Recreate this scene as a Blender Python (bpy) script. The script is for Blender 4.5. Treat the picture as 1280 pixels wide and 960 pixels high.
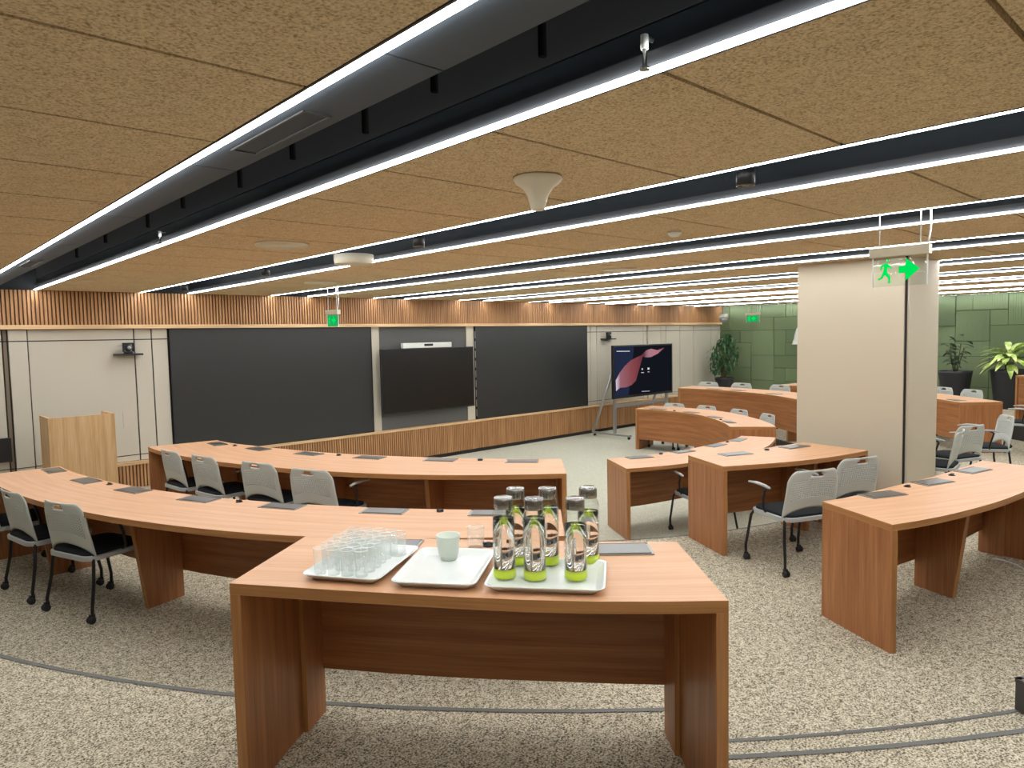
import bpy, bmesh, math, random
from mathutils import Vector, Matrix
random.seed(7)
for o in list(bpy.data.objects): bpy.data.objects.remove(o)
scene = bpy.context.scene
COL = scene.collection
PI = math.pi
# ------------------------------------------------------------ camera
CAMZ = 2.12
cam_d = bpy.data.cameras.new('camera')
cam = bpy.data.objects.new('camera', cam_d); COL.objects.link(cam)
F = 878.25
def _ax(x, y):
    return Vector((x - 640, -(y - 480), -F)).normalized()
_Y = _ax(-167, 437); _X = _ax(1600, 401); _Z = _X.cross(_Y).normalized(); _X = _Y.cross(_Z).normalized()
m3 = Matrix((_X, _Y, _Z))
cam.matrix_world = Matrix.Translation((0, 0, CAMZ)) @ m3.to_4x4()
cam_d.sensor_width = 36.0
cam_d.lens = F * 36.0 / 1280.0
cam_d.clip_start = 0.05
scene.camera = cam
# ------------------------------------------------------------ world and exposure
w = bpy.data.worlds.new('world'); scene.world = w; w.use_nodes = True
w.node_tree.nodes['Background'].inputs[0].default_value = (0.8, 0.85, 0.9, 1)
w.node_tree.nodes['Background'].inputs[1].default_value = 0.15
scene.view_settings.view_transform = 'Standard'
scene.view_settings.look = 'None'
scene.view_settings.exposure = 0.0
scene.view_settings.gamma = 1.0
scene.view_settings.use_curve_mapping = False
LED_STRENGTH = 44.0
LED_COLOR = (0.97, 0.985, 1.0)

# ------------------------------------------------------------ materials
def srgb(r, g, b):
    f = lambda c: (c/255/12.92) if c/255 <= 0.04045 else ((c/255+0.055)/1.055)**2.4
    return (f(r), f(g), f(b), 1.0)
def mat(name, color, rough=0.5, metal=0.0, spec=0.5, **kw):
    m = bpy.data.materials.new(name); m.use_nodes = True
    b = m.node_tree.nodes['Principled BSDF']
    b.inputs['Base Color'].default_value = color
    b.inputs['Roughness'].default_value = rough
    b.inputs['Metallic'].default_value = metal
    b.inputs['Specular IOR Level'].default_value = spec
    for k, v in kw.items(): b.inputs[k].default_value = v
    return m
def nodes(m): return m.node_tree.nodes, m.node_tree.links, m.node_tree.nodes['Principled BSDF']
def ramp(N, stops):
    r = N.new('ShaderNodeValToRGB'); e = r.color_ramp.elements
    while len(e) < len(stops): e.new(0.5)
    for i, (p, c) in enumerate(stops): e[i].position = p; e[i].color = c
    return r
def wood(name, dark, mid, light, rough=0.38, su=1.6, sv=34, bump=0.0):
    m = mat(name, mid, rough); N, L, B = nodes(m)
    tc = N.new('ShaderNodeUVMap'); oi = N.new('ShaderNodeObjectInfo')
    mp = N.new('ShaderNodeMapping'); mp.inputs['Scale'].default_value = (su, sv, 1)
    ad = N.new('ShaderNodeVectorMath'); ad.operation = 'MULTIPLY_ADD'
    cb = N.new('ShaderNodeCombineXYZ')
    L.new(oi.outputs['Random'], cb.inputs[0]); L.new(oi.outputs['Random'], cb.inputs[1])
    ad.inputs[1].default_value = (13, 17, 0)
    L.new(cb.outputs[0], ad.inputs[0]); L.new(tc.outputs[0], ad.inputs[2])
    L.new(ad.outputs[0], mp.inputs['Vector'])
    n1 = N.new('ShaderNodeTexNoise'); n1.inputs['Scale'].default_value = 1.0; n1.inputs['Detail'].default_value = 6; n1.inputs['Roughness'].default_value = 0.62; n1.inputs['Distortion'].default_value = 0.25
    L.new(mp.outputs[0], n1.inputs['Vector'])
    mp2 = N.new('ShaderNodeMapping'); mp2.inputs['Scale'].default_value = (su*3, sv*6, 1)
    L.new(ad.outputs[0], mp2.inputs['Vector'])
    n2 = N.new('ShaderNodeTexNoise'); n2.inputs['Scale'].default_value = 1.0; n2.inputs['Detail'].default_value = 3
    L.new(mp2.outputs[0], n2.inputs['Vector'])
    mx = N.new('ShaderNodeMath'); mx.operation = 'MULTIPLY_ADD'; mx.inputs[1].default_value = 0.35
    L.new(n2.outputs['Fac'], mx.inputs[0])
    ml = N.new('ShaderNodeMath'); ml.operation = 'MULTIPLY'; ml.inputs[1].default_value = 0.72
    L.new(n1.outputs['Fac'], ml.inputs[0]); L.new(ml.outputs[0], mx.inputs[2])
    r = ramp(N, [(0.36, dark), (0.53, mid), (0.70, light)])
    L.new(mx.outputs[0], r.inputs[0]); L.new(r.outputs[0], B.inputs['Base Color'])
    return m
M = {}
M['laminate'] = wood('laminate', srgb(192, 144, 105), srgb(204, 157, 118), srgb(214, 170, 132), 0.46, 0.9, 22)  # same wood as the panels, lightened for light falling on the tops
M['laminate_panel'] = wood('laminate_panel', srgb(132, 82, 47), srgb(157, 103, 61), srgb(178, 123, 77), 0.40, 1.1, 22)  # same wood as the tops, darkened for the shade below them
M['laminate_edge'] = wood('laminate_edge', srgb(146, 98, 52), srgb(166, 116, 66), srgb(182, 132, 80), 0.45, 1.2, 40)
M['oak'] = wood('oak', srgb(176, 138, 92), srgb(200, 164, 116), srgb(214, 182, 138), 0.5, 0.9, 16)
M['maple'] = wood('maple', srgb(196, 160, 115), srgb(214, 180, 136), srgb(224, 192, 150), 0.5, 0.9, 16)
M['slat'] = wood('slat', srgb(150, 106, 66), srgb(178, 132, 88), srgb(196, 152, 106), 0.5, 0.8, 9)
M['slat_gap'] = mat('slat_gap', srgb(92, 58, 34), 0.7)
def speckle(name, base, lightc, darkc, scale, bump=0.4, rough=0.95, thr=(0.36, 0.47, 0.62), stretch=(1, 1, 1), mixn=0.5):
    m = mat(name, base, rough, spec=0.15); N, L, B = nodes(m)
    g = N.new('ShaderNodeNewGeometry')
    mp = N.new('ShaderNodeMapping'); mp.inputs['Scale'].default_value = stretch
    L.new(g.outputs['Position'], mp.inputs['Vector'])
    n1 = N.new('ShaderNodeTexNoise'); n1.inputs['Scale'].default_value = scale; n1.inputs['Detail'].default_value = 3; n1.inputs['Roughness'].default_value = 0.7
    L.new(mp.outputs[0], n1.inputs['Vector'])
    n2 = N.new('ShaderNodeTexNoise'); n2.inputs['Scale'].default_value = scale*0.22; n2.inputs['Detail'].default_value = 2
    L.new(mp.outputs[0], n2.inputs['Vector'])
    a = N.new('ShaderNodeMath'); a.operation = 'MULTIPLY_ADD'; a.inputs[1].default_value = 0.16
    L.new(n2.outputs['Fac'], a.inputs[0])
    b = N.new('ShaderNodeMath'); b.operation = 'MULTIPLY'; b.inputs[1].default_value = 0.85
    L.new(n1.outputs['Fac'], b.inputs[0]); L.new(b.outputs[0], a.inputs[2])
    r = ramp(N, [(thr[0], darkc), (thr[1], base), (thr[2], lightc)])
    L.new(a.outputs[0], r.inputs[0]); L.new(r.outputs[0], B.inputs['Base Color'])
    bp = N.new('ShaderNodeBump'); bp.inputs['Strength'].default_value = bump; bp.inputs['Distance'].default_value = 0.004
    L.new(n1.outputs['Fac'], bp.inputs['Height']); L.new(bp.outputs[0], B.inputs['Normal'])
    return m
M['carpet'] = speckle('carpet', srgb(161, 152, 130), srgb(214, 206, 185), srgb(74, 69, 58), 120, 0.3, thr=(0.40, 0.49, 0.60))
M['carpet_inner'] = speckle('carpet_inner', srgb(180, 180, 162), srgb(206, 206, 190), srgb(144, 144, 128), 75, 0.3)
M['wool'] = speckle('wool', srgb(218, 197, 160), srgb(238, 222, 188), srgb(156, 132, 98), 115, 0.5, thr=(0.34, 0.50, 0.68))
M['black'] = mat('black', srgb(24, 25, 27), 0.45)
M['black_tube'] = mat('black_tube', srgb(20, 20, 22), 0.35)
M['dark_metal'] = mat('dark_metal', srgb(52, 54, 56), 0.5)
M['plenum'] = mat('plenum', srgb(112, 116, 120), 0.8)
M['plenum_panel'] = mat('plenum_panel', srgb(60, 70, 79), 0.7)
M['slot_side'] = mat('slot_side', srgb(26, 36, 42), 0.5)
M['plenum_wall'] = mat('plenum_wall', srgb(66, 68, 70), 0.9, spec=0.1)
M['rod'] = mat('rod', (0.004, 0.004, 0.004, 1), 1.0, spec=0.0)
M['slot_dark'] = mat('slot_dark', srgb(24, 28, 32), 0.8)
M['riser'] = mat('riser', srgb(60, 58, 55), 0.6)
M['nosing'] = mat('nosing', srgb(84, 84, 80), 0.5)
M['cream'] = mat('cream', srgb(198, 192, 176), 0.55)
M['column'] = mat('column', srgb(197, 187, 165), 0.6)
M['plaster'] = mat('plaster', srgb(200, 192, 176), 0.7)
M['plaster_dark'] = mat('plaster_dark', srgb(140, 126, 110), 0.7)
M['taupe'] = mat('taupe', srgb(128, 114, 96), 0.7)  # narrow strip colour, stands in for the shadow band beside the left joint
M['board'] = mat('board', srgb(47, 49, 49), 0.3)
M['slate'] = mat('slate', srgb(92, 93, 92), 0.7)
M['screen_off'] = mat('screen_off', srgb(20, 21, 21), 0.25)
M['bezel'] = mat('bezel', srgb(30, 30, 32), 0.35)
M['silver'] = mat('silver', srgb(176, 178, 178), 0.35, 0.7)
M['steel'] = mat('steel', srgb(158, 158, 154), 0.24, 1.0)
M['flap'] = mat('flap', srgb(96, 98, 98), 0.3, 0.6)
M['flap_frame'] = mat('flap_frame', srgb(150, 150, 144), 0.4, 0.5)
M['rubber'] = mat('rubber', srgb(28, 28, 29), 0.7)
M['shell'] = mat('shell', srgb(190, 195, 188), 0.45)
M['rail'] = mat('rail', srgb(168, 172, 170), 0.35)
M['fabric'] = mat('fabric', srgb(32, 35, 38), 0.9, spec=0.2)
M['white'] = mat('white', srgb(226, 230, 226), 0.3)
M['ceramic'] = mat('ceramic', srgb(232, 238, 236), 0.12)
M['ceramic'].node_tree.nodes['Principled BSDF'].inputs['Coat Weight'].default_value = 0.4
M['cup'] = mat('cup', srgb(218, 228, 214), 0.3)
M['cone'] = mat('cone', srgb(214, 208, 186), 0.45)
M['lime'] = mat('lime', srgb(205, 228, 20), 0.4)
M['pot'] = mat('pot', srgb(38, 39, 43), 0.55)
M['soil'] = mat('soil', srgb(70, 54, 40), 0.95)
M['stem'] = mat('stem', srgb(84, 82, 50), 0.8)
M['bark'] = mat('bark', srgb(110, 84, 56), 0.9)
def leafmat(name, c1, c2):
    m = mat(name, c1, 0.45); N, L, B = nodes(m)
    n = N.new('ShaderNodeTexNoise'); n.inputs['Scale'].default_value = 9
    g = N.new('ShaderNodeNewGeometry'); L.new(g.outputs['Position'], n.inputs['Vector'])
    r = ramp(N, [(0.35, c1), (0.65, c2)]); L.new(n.outputs['Fac'], r.inputs[0]); L.new(r.outputs[0], B.inputs['Base Color'])
    return m
M['leaf_dark'] = leafmat('leaf_dark', srgb(34, 52, 36), srgb(58, 80, 52))
M['leaf_green'] = leafmat('leaf_green', srgb(30, 74, 42), srgb(70, 116, 66))
M['leaf_pale'] = leafmat('leaf_pale', srgb(222, 232, 150), srgb(150, 186, 84))
def greenpanel():
    m = mat('green_panel', srgb(112, 138, 98), 0.6); N, L, B = nodes(m)
    oi = N.new('ShaderNodeObjectInfo')
    r = ramp(N, [(0.0, srgb(104, 122, 88)), (0.5, srgb(114, 132, 96)), (1.0, srgb(122, 138, 104))])
    L.new(oi.outputs['Random'], r.inputs[0])
    g = N.new('ShaderNodeNewGeometry'); n = N.new('ShaderNodeTexNoise'); n.inputs['Scale'].default_value = 1.3
    L.new(g.outputs['Position'], n.inputs['Vector'])
    h = N.new('ShaderNodeHueSaturation'); L.new(r.outputs[0], h.inputs['Color'])
    mr = N.new('ShaderNodeMapRange'); mr.inputs[3].default_value = 0.475; mr.inputs[4].default_value = 0.52
    L.new(n.outputs['Fac'], mr.inputs[0]); L.new(mr.outputs[0], h.inputs['Hue'])
    L.new(h.outputs[0], B.inputs['Base Color'])
    return m
M['green'] = greenpanel()
M['green_gap'] = mat('green_gap', srgb(48, 64, 42), 0.8)
def emit(name, color, s):
    m = bpy.data.materials.new(name); m.use_nodes = True; N = m.node_tree.nodes; L = m.node_tree.links
    N.clear(); e = N.new('ShaderNodeEmission'); o = N.new('ShaderNodeOutputMaterial')
    e.inputs[0].default_value = color; e.inputs[1].default_value = s; L.new(e.outputs[0], o.inputs[0]); return m
M['led'] = emit('led', LED_COLOR + (1,), LED_STRENGTH)
M['exit_green'] = emit('exit_green', srgb(0, 205, 84), 1.25)
M['exit_field'] = emit('exit_field', srgb(40, 178, 100), 0.9)
M['scr_bg'] = emit('scr_bg', srgb(20, 22, 29), 1.0)
M['scr_blue'] = emit('scr_blue', srgb(34, 42, 66), 1.0)
M['scr_white'] = emit('scr_white', srgb(225, 225, 230), 1.0)
def ribbon():
    m = bpy.data.materials.new('scr_ribbon'); m.use_nodes = True; N = m.node_tree.nodes; L = m.node_tree.links
    N.clear(); e = N.new('ShaderNodeEmission'); o = N.new('ShaderNodeOutputMaterial')
    uv = N.new('ShaderNodeUVMap'); sp = N.new('ShaderNodeSeparateXYZ'); L.new(uv.outputs[0], sp.inputs[0])
    r = ramp(N, [(0.0, srgb(210, 196, 214)), (0.12, srgb(150, 100, 110)), (0.35, srgb(134, 70, 76)), (0.6, srgb(104, 50, 58)), (0.72, srgb(166, 120, 130)), (0.9, srgb(180, 116, 128)), (1.0, srgb(120, 70, 80))])
    L.new(sp.outputs[0], r.inputs[0]); L.new(r.outputs[0], e.inputs[0]); L.new(e.outputs[0], o.inputs[0]); return m
M['scr_ribbon'] = ribbon()
def thin_glass(name, tint=(0.97, 0.99, 0.98, 1), refl=0.10):
    m = bpy.data.materials.new(name); m.use_nodes = True; N = m.node_tree.nodes; L = m.node_tree.links
    N.clear(); o = N.new('ShaderNodeOutputMaterial'); t = N.new('ShaderNodeBsdfTransparent'); t.inputs[0].default_value = tint
    g = N.new('ShaderNodeBsdfGlossy'); g.inputs['Roughness'].default_value = 0.03
    lw = N.new('ShaderNodeLayerWeight'); lw.inputs[0].default_value = 0.35
    mr = N.new('ShaderNodeMapRange'); mr.inputs[3].default_value = refl*0.4; mr.inputs[4].default_value = min(1, refl*6)
    L.new(lw.outputs['Facing'], mr.inputs[0])
    mx = N.new('ShaderNodeMixShader'); L.new(mr.outputs[0], mx.inputs[0]); L.new(t.outputs[0], mx.inputs[1]); L.new(g.outputs[0], mx.inputs[2])
    L.new(mx.outputs[0], o.inputs[0]); return m
M['tumbler'] = thin_glass('tumbler', (0.995, 1.0, 0.995, 1), 0.07)
def frost(m, amt):
    N = m.node_tree.nodes; L = m.node_tree.links; o = [n for n in N if n.type == 'OUTPUT_MATERIAL'][0]
    src = o.inputs[0].links[0].from_socket; d = N.new('ShaderNodeBsdfTranslucent'); d2 = N.new('ShaderNodeBsdfDiffuse'); a = N.new('ShaderNodeAddShader')
    d.inputs[0].default_value = (.45, .48, .46, 1); d2.inputs[0].default_value = (.45, .48, .46, 1)
    L.new(d.outputs[0], a.inputs[0]); L.new(d2.outputs[0], a.inputs[1])
    x = N.new('ShaderNodeMixShader'); x.inputs[0].default_value = amt; L.new(src, x.inputs[1]); L.new(a.outputs[0], x.inputs[2]); L.new(x.outputs[0], o.inputs[0])
frost(M['tumbler'], .16)
M['sign_plate'] = thin_glass('sign_plate', (0.93, 0.96, 0.93, 1), 0.05)
M['bottle_glass'] = thin_glass('bottle_glass', (0.98, 0.99, 0.985, 1), 0.05)
def water():
    m = mat('water', (1, 1, 1, 1), 0.0); b = m.node_tree.nodes['Principled BSDF']
    b.inputs['Transmission Weight'].default_value = 1.0; b.inputs['IOR'].default_value = 1.33
    return m
M['water'] = water()

# ------------------------------------------------------------ mesh helper
class MB:
    def __init__(s): s.v = []; s.f = []; s.uv = []; s.mi = []; s.sm = []
    def face(s, idx, uvs, mi=0, smooth=False):
        s.f.append(tuple(idx)); s.uv.append(tuple(uvs)); s.mi.append(mi); s.sm.append(smooth)
    def quad(s, pts, uvs=None, mi=0, smooth=False):
        b = len(s.v); s.v += [tuple(p) for p in pts]
        s.face(range(b, b+len(pts)), uvs or [(0, 0)]*len(pts), mi, smooth)
    def box(s, x0, x1, y0, y1, z0, z1, grain='z', mi=0, T=None):
        P = [(x, y, z) for x in (x0, x1) for y in (y0, y1) for z in (z0, z1)]
        FA = [(0,1,3,2), (4,6,7,5), (0,4,5,1), (2,3,7,6), (0,2,6,4), (1,5,7,3)]
        b = len(s.v)
        for p in P: s.v.append(tuple(T @ Vector(p)) if T is not None else p)
        g = 'xyz'.index(grain); ot = [i for i in range(3) if i != g]
        for f in FA: s.face([b+i for i in f], [(P[i][g], P[i][ot[0]]+P[i][ot[1]]) for i in f], mi)
    def tube(s, pts, r, n=8, mi=0, cap=True):
        pts = [Vector(p) for p in pts]; b = len(s.v); rr = r if isinstance(r, (list, tuple)) else [r]*len(pts)
        prev = None
        for i, p in enumerate(pts):
            d = (pts[min(i+1, len(pts)-1)] - pts[max(i-1, 0)]).normalized()
            if prev is None:
                a = d.cross(Vector((0, 0, 1)));
                if a.length < 0.1: a = d.cross(Vector((1, 0, 0)))
                a.normalize()
            else:
                a = (prev - d*prev.dot(d)).normalized()
            prev = a; c = d.cross(a)
            for k in range(n):
                t = 2*PI*k/n; s.v.append(tuple(p + (a*math.cos(t)+c*math.sin(t))*rr[i]))
        for i in range(len(pts)-1):
            for k in range(n):
                k2 = (k+1) % n
                s.face((b+i*n+k, b+i*n+k2, b+(i+1)*n+k2, b+(i+1)*n+k), [(0, 0)]*4, mi, True)
        if cap:
            s.face([b+k for k in range(n)][::-1], [(0, 0)]*n, mi); e = b+(len(pts)-1)*n
            s.face([e+k for k in range(n)], [(0, 0)]*n, mi)
    def lathe(s, prof, n=24, mi=0, c=(0, 0, 0), smooth=True, axis='z'):
        b = len(s.v)
        for r, z in prof:
            for k in range(n):
                t = 2*PI*k/n; x, y = r*math.cos(t), r*math.sin(t)
                q = (x, y, z) if axis == 'z' else ((x, z, y) if axis == 'y' else (z, x, y))
                s.v.append((c[0]+q[0], c[1]+q[1], c[2]+q[2]))
        for i in range(len(prof)-1):
            for k in range(n):
                k2 = (k+1) % n
                s.face((b+i*n+k, b+i*n+k2, b+(i+1)*n+k2, b+(i+1)*n+k), [(0, 0)]*4, mi, smooth)
        if prof[0][0] > 1e-5: s.face([b+k for k in range(n)][::-1], [(0, 0)]*n, mi)
        e = b+(len(prof)-1)*n
        if prof[-1][0] > 1e-5: s.face([e+k for k in range(n)], [(0, 0)]*n, mi)
    def lathe_open(s, prof, n=24, mi=0, c=(0, 0, 0)):
        b = len(s.v)
        for r, z in prof:
            for k in range(n):
                t = 2*PI*k/n; s.v.append((c[0]+r*math.cos(t), c[1]+r*math.sin(t), c[2]+z))
        for i in range(len(prof)-1):
            for k in range(n):
                k2 = (k+1) % n
                s.face((b+i*n+k, b+i*n+k2, b+(i+1)*n+k2, b+(i+1)*n+k), [(0, 0)]*4, mi, True)
    def mesh(s, name, mats):
        me = bpy.data.meshes.new(name); me.from_pydata(s.v, [], s.f)
        ul = me.uv_layers.new(name='UVMap')
        flat = [c for f in s.uv for uv in f for c in uv]
        ul.data.foreach_set('uv', flat)
        for m in (mats if isinstance(mats, (list, tuple)) else [mats]): me.materials.append(m)
        me.polygons.foreach_set('material_index', s.mi); me.polygons.foreach_set('use_smooth', s.sm)
        me.update(); return me
    def build(s, name, mats, parent=None, loc=None, rotz=0, kind=None, bevel=0, label=None):
        o = bpy.data.objects.new(name, s.mesh(name, mats)); COL.objects.link(o)
        if parent: o.parent = parent
        if loc: o.location = loc
        o.rotation_euler = (0, 0, rotz)
        if kind: o['kind'] = kind
        if label: o['label'] = label
        if bevel:
            bm = bmesh.new(); bm.from_mesh(o.data); bmesh.ops.remove_doubles(bm, verts=bm.verts, dist=1e-5)
            bm.to_mesh(o.data); bm.free()
            md = o.modifiers.new('bevel', 'BEVEL'); md.width = bevel; md.segments = 2; md.limit_method = 'ANGLE'
        return o
def obj_from(mesh, name, parent=None, loc=(0, 0, 0), rotz=0):
    o = bpy.data.objects.new(name, mesh); COL.objects.link(o); o.location = loc; o.rotation_euler = (0, 0, rotz)
    if parent: o.parent = parent
    return o
def thing(name, label, cat, loc=(0, 0, 0), rotz=0, group=None):
    o = bpy.data.objects.new(name, None); COL.objects.link(o); o.location = loc; o.rotation_euler = (0, 0, rotz)
    o.empty_display_size = 0.1
    o['label'] = label; o['category'] = cat
    if group: o['group'] = group
    return o
def tag(o, label, cat, group=None):
    o['label'] = label; o['category'] = cat
    if group: o['group'] = group
    return o
def copy_tree(o, parent=None):
    c = o.copy(); COL.objects.link(c)
    if parent: c.parent = parent
    for ch in list(o.children): copy_tree(ch, c)
    return c

# ------------------------------------------------------------ room geometry
CX, CY = 7.5, 7.5                 # centre of the horseshoe
XL, XR, YB, YF = -1.7, 16.7, -1.35, 10.04
ZC = 2.78                         # underside of the ceiling boards
def pol(a, r, z=0): t = math.radians(a); return (CX+r*math.cos(t), CY+r*math.sin(t), z)
Z1, Z2 = 0.27, 0.56               # tier heights
# floors
b = MB(); b.box(XL, XR, YB, YF, -0.1, 0.0)
floor = b.build('floor', M['carpet_inner'], kind='structure')
def rect_hit(a):
    t = math.radians(a); dx, dy = math.cos(t), math.sin(t); best = 1e9
    for lim, d, c in ((XL, dx, CX), (XR, dx, CX), (YB, dy, CY), (YF, dy, CY)):
        if abs(d) > 1e-9:
            q = (lim-c)/d
            if q > 0: best = min(best, q)
    return best
def tier(name, z, zlow, rinf, routf, a0, a1, notches, arms, ndepth, protrude=0):
    """horseshoe platform: top surface, risers, half steps cut into the aisles"""
    b = MB(); rs = MB(); ns = MB(); st = MB()
    corner = [math.degrees(math.atan2(YB-CY, XL-CX)), math.degrees(math.atan2(YB-CY, XR-CX))]
    angs = {a0 + (a1-a0)*i/90 for i in range(91)} | {c for c in corner if a0 < c < a1}
    for n0, n1 in notches: angs |= {n0, n1}
    angs = sorted(angs)
    inn = lambda m: any(n0 < m < n1 for n0, n1 in notches)
    for i in range(len(angs)-1):
        p, q = angs[i], angs[i+1]; mid = (p+q)/2; rin = rinf(mid); ri = rin + (ndepth if inn(mid) else 0)
        b.quad([pol(p, ri, z), pol(p, routf(p), z), pol(q, routf(q), z), pol(q, ri, z)])
        zl = (z+zlow)/2 if inn(mid) else zlow
        rs.quad([pol(p, ri, z), pol(q, ri, z), pol(q, ri, zl), pol(p, ri, zl)])
        ns.quad([pol(p, ri, z+.003), pol(p, ri+.022, z+.003), pol(q, ri+.022, z+.003), pol(q, ri, z+.003)])
        ns.quad([pol(p, ri-.004, z+.003), pol(p, ri, z+.003), pol(q, ri, z+.003), pol(q, ri-.004, z+.003)])
        ns.quad([pol(q, ri-.004, z+.003), pol(q, ri-.004, z-.02), pol(p, ri-.004, z-.02), pol(p, ri-.004, z+.003)])
        if inn(mid) and protrude:
            rp = rin-protrude
            st.quad([pol(p, rp, zl), pol(p, rin, zl), pol(q, rin, zl), pol(q, rp, zl)])
            rs.quad([pol(p, rp, zl), pol(q, rp, zl), pol(q, rp, zlow), pol(p, rp, zlow)])
            ns.quad([pol(p, rp, zl+.003), pol(p, rp+.022, zl+.003), pol(q, rp+.022, zl+.003), pol(q, rp, zl+.003)])
        elif inn(mid):
            st.quad([pol(p, rin, zl), pol(p, ri, zl), pol(q, ri, zl), pol(q, rin, zl)])
            rs.quad([pol(p, rin, zl), pol(q, rin, zl), pol(q, rin, zlow), pol(p, rin, zlow)])
            ns.quad([pol(p, rin, zl+.003), pol(p, rin+.022, zl+.003), pol(q, rin+.022, zl+.003), pol(q, rin, zl+.003)])
    for n0, n1 in notches:
        for a in (n0, n1):
            rin = rinf((n0+n1)/2)
            if protrude:
                rs.quad([pol(a, rin-protrude, (z+zlow)/2), pol(a, rin, (z+zlow)/2), pol(a, rin, zlow), pol(a, rin-protrude, zlow)]); continue
            rs.quad([pol(a, rin, z), pol(a, rin+ndepth, z), pol(a, rin+ndepth, zlow), pol(a, rin, zlow)])
            ns.quad([pol(a, rin, z+.003), pol(a, rin+ndepth, z+.003), pol(a+.18*(1 if a == n1 else -1), rin+ndepth, z+.003), pol(a+.18*(1 if a == n1 else -1), rin, z+.003)])
    for x0, x1, y0, y1 in arms:
        b.quad([(x0, y0, z), (x1, y0, z), (x1, y1, z), (x0, y1, z)])
        e = x1 if x1 < CX else x0
        rs.quad([(e, y0, z), (e, y1, z), (e, y1, zlow), (e, y0, zlow)])
        s_ = -1 if x1 < CX else 1
        ns.quad([(e, y0, z+.003), (e, y1, z+.003), (e+s_*.028, y1, z+.003), (e+s_*.028, y0, z+.003)])
        rs.quad([(x0, y1, z), (x1, y1, z), (x1, y1, zlow), (x0, y1, zlow)])
    t = b.build(name, M['carpet'], kind='structure')
    rs.build('riser', M['riser'], t); ns.build('nosing', M['nosing'], t)
    if st.v: st.build('half_step', M['carpet'], t)
    return t
AIS_M = [(-132.5, -119.0), (-70.0, -53.5)]
AIS_U = [(-131.0, -119.5), (-64.0, -50.0)]
tier('floor_tier', Z1, 0.0, lambda a: 4.29 if a < -132.6 else (4.41 if a < -95 else (4.30 if a < -53 else 4.06+.34*min(1, (a+53)/45))), lambda a: 7.95, -180, 0, AIS_M, [(XL, CX-4.31, 7.5, 9.93), (CX+4.40, CX+7.95, 7.5, 8.65)], 0.0, 0.30)
tier('floor_tier', Z2, Z1, lambda a: 7.77, rect_hit, -180, 0, AIS_U, [(XL, CX-7.77, 7.5, 9.93), (CX+7.77, XR, 7.5, 9.93)], 0.34)

# walls
def plain_wall(name, x0, x1, y0, y1):
    b = MB(); b.box(x0, x1, y0, y1, -0.1, 3.7); return b.build(name, M['plaster'], kind='structure')
wf = plain_wall('wall_front', XL-.1, XR+.1, YF+.02, YF+.15)
wl_ = plain_wall('wall_left', XL-.12, XL, YB-.1, YF+.02); wb_ = plain_wall('wall_back', XL, XR+.1, YB-.12, YB)
for q in (wl_, wb_): q.data.materials[0] = M['plaster_dark']  # unseen walls, set close and dark to deepen shade under the desks
wr = plain_wall('wall_right', XR+.03, XR+.15, YB, YF+.02)
wr.data.materials[0] = M['green_gap']
# front wall: black joint backing + cream panels
b = MB(); b.box(XL, XR, YF+.005, YF+.02, 0.5, 2.4); b.build('joint_backing', M['black'], wf)
xs_l = [XL, -1.2, 0.02, 1.165, 1.215, 1.41, 2.56, 2.77, 2.97]
xs_r = [11.37, 11.49, 11.70, 13.36, 13.50, 14.01, 14.23, 14.80, 15.4, 16.21, 16.56, XR]
for xs in (xs_l, xs_r):
    for i in range(len(xs)-1):
        for z0, z1 in ((.60, .68), (.68, 2.18), (2.18, 2.32)):
            g = .008; x0, x1 = xs[i], xs[i+1]
            dp = .03 if abs(x0-1.215) < .01 else 0
            if x0 >= 13.5: dp = .03
            bb = MB(); bb.box(x0+g, x1-g, YF-.012-dp, YF+.006, z0+g*.8, z1-g*.8); bb.build('wall_panel', M['taupe' if abs(x0-1.165) < .01 else 'cream'], wf)
for x0, x1 in ((6.08, 6.22), (8.06, 8.23)):
    bb = MB(); bb.box(x0, x1, YF-.03, YF+.006, .60, 2.32); bb.build('wall_post', M['cream'], wf)
bb = MB(); bb.box(6.22, 8.06, YF-.01, YF+.006, .60, 2.32); bb.build('slate_panel', M['slate'], wf)
# maple mouldings
bb = MB(); bb.box(XL, XR, YF-.10, YF+.01, .565, .60, grain='x'); bb.build('ledge', M['maple'], wf)
bb = MB(); bb.box(XL, XR, YF-.10, YF+.01, 2.32, 2.37, grain='x'); bb.build('moulding', M['maple'], wf)
def slats(z0, z1, y_front, y_back, nm):
    bb = MB(); n = int((XR-XL)/0.041)
    for i in range(n):
        x = XL + .01 + i*.041
        bb.box(x, x+.026, y_front, y_back, z0, z1)
    bb.build(nm, M['slat'], wf, kind='stuff')
    g = MB(); g.box(XL, XR, y_back, y_back+.02, z0, z1); g.build('slat_backing', M['slat_gap'], wf)
slats(.07, .565, YF-.085, YF-.065, 'wood_slats'); slats(2.37, ZC, YF-.085, YF-.065, 'wood_slats')
bb = MB(); bb.box(XL, XR, YF-.05, YF+.01, 0.0, .07); o = bb.build('baseboard_front', M['black'], kind='structure')
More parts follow.
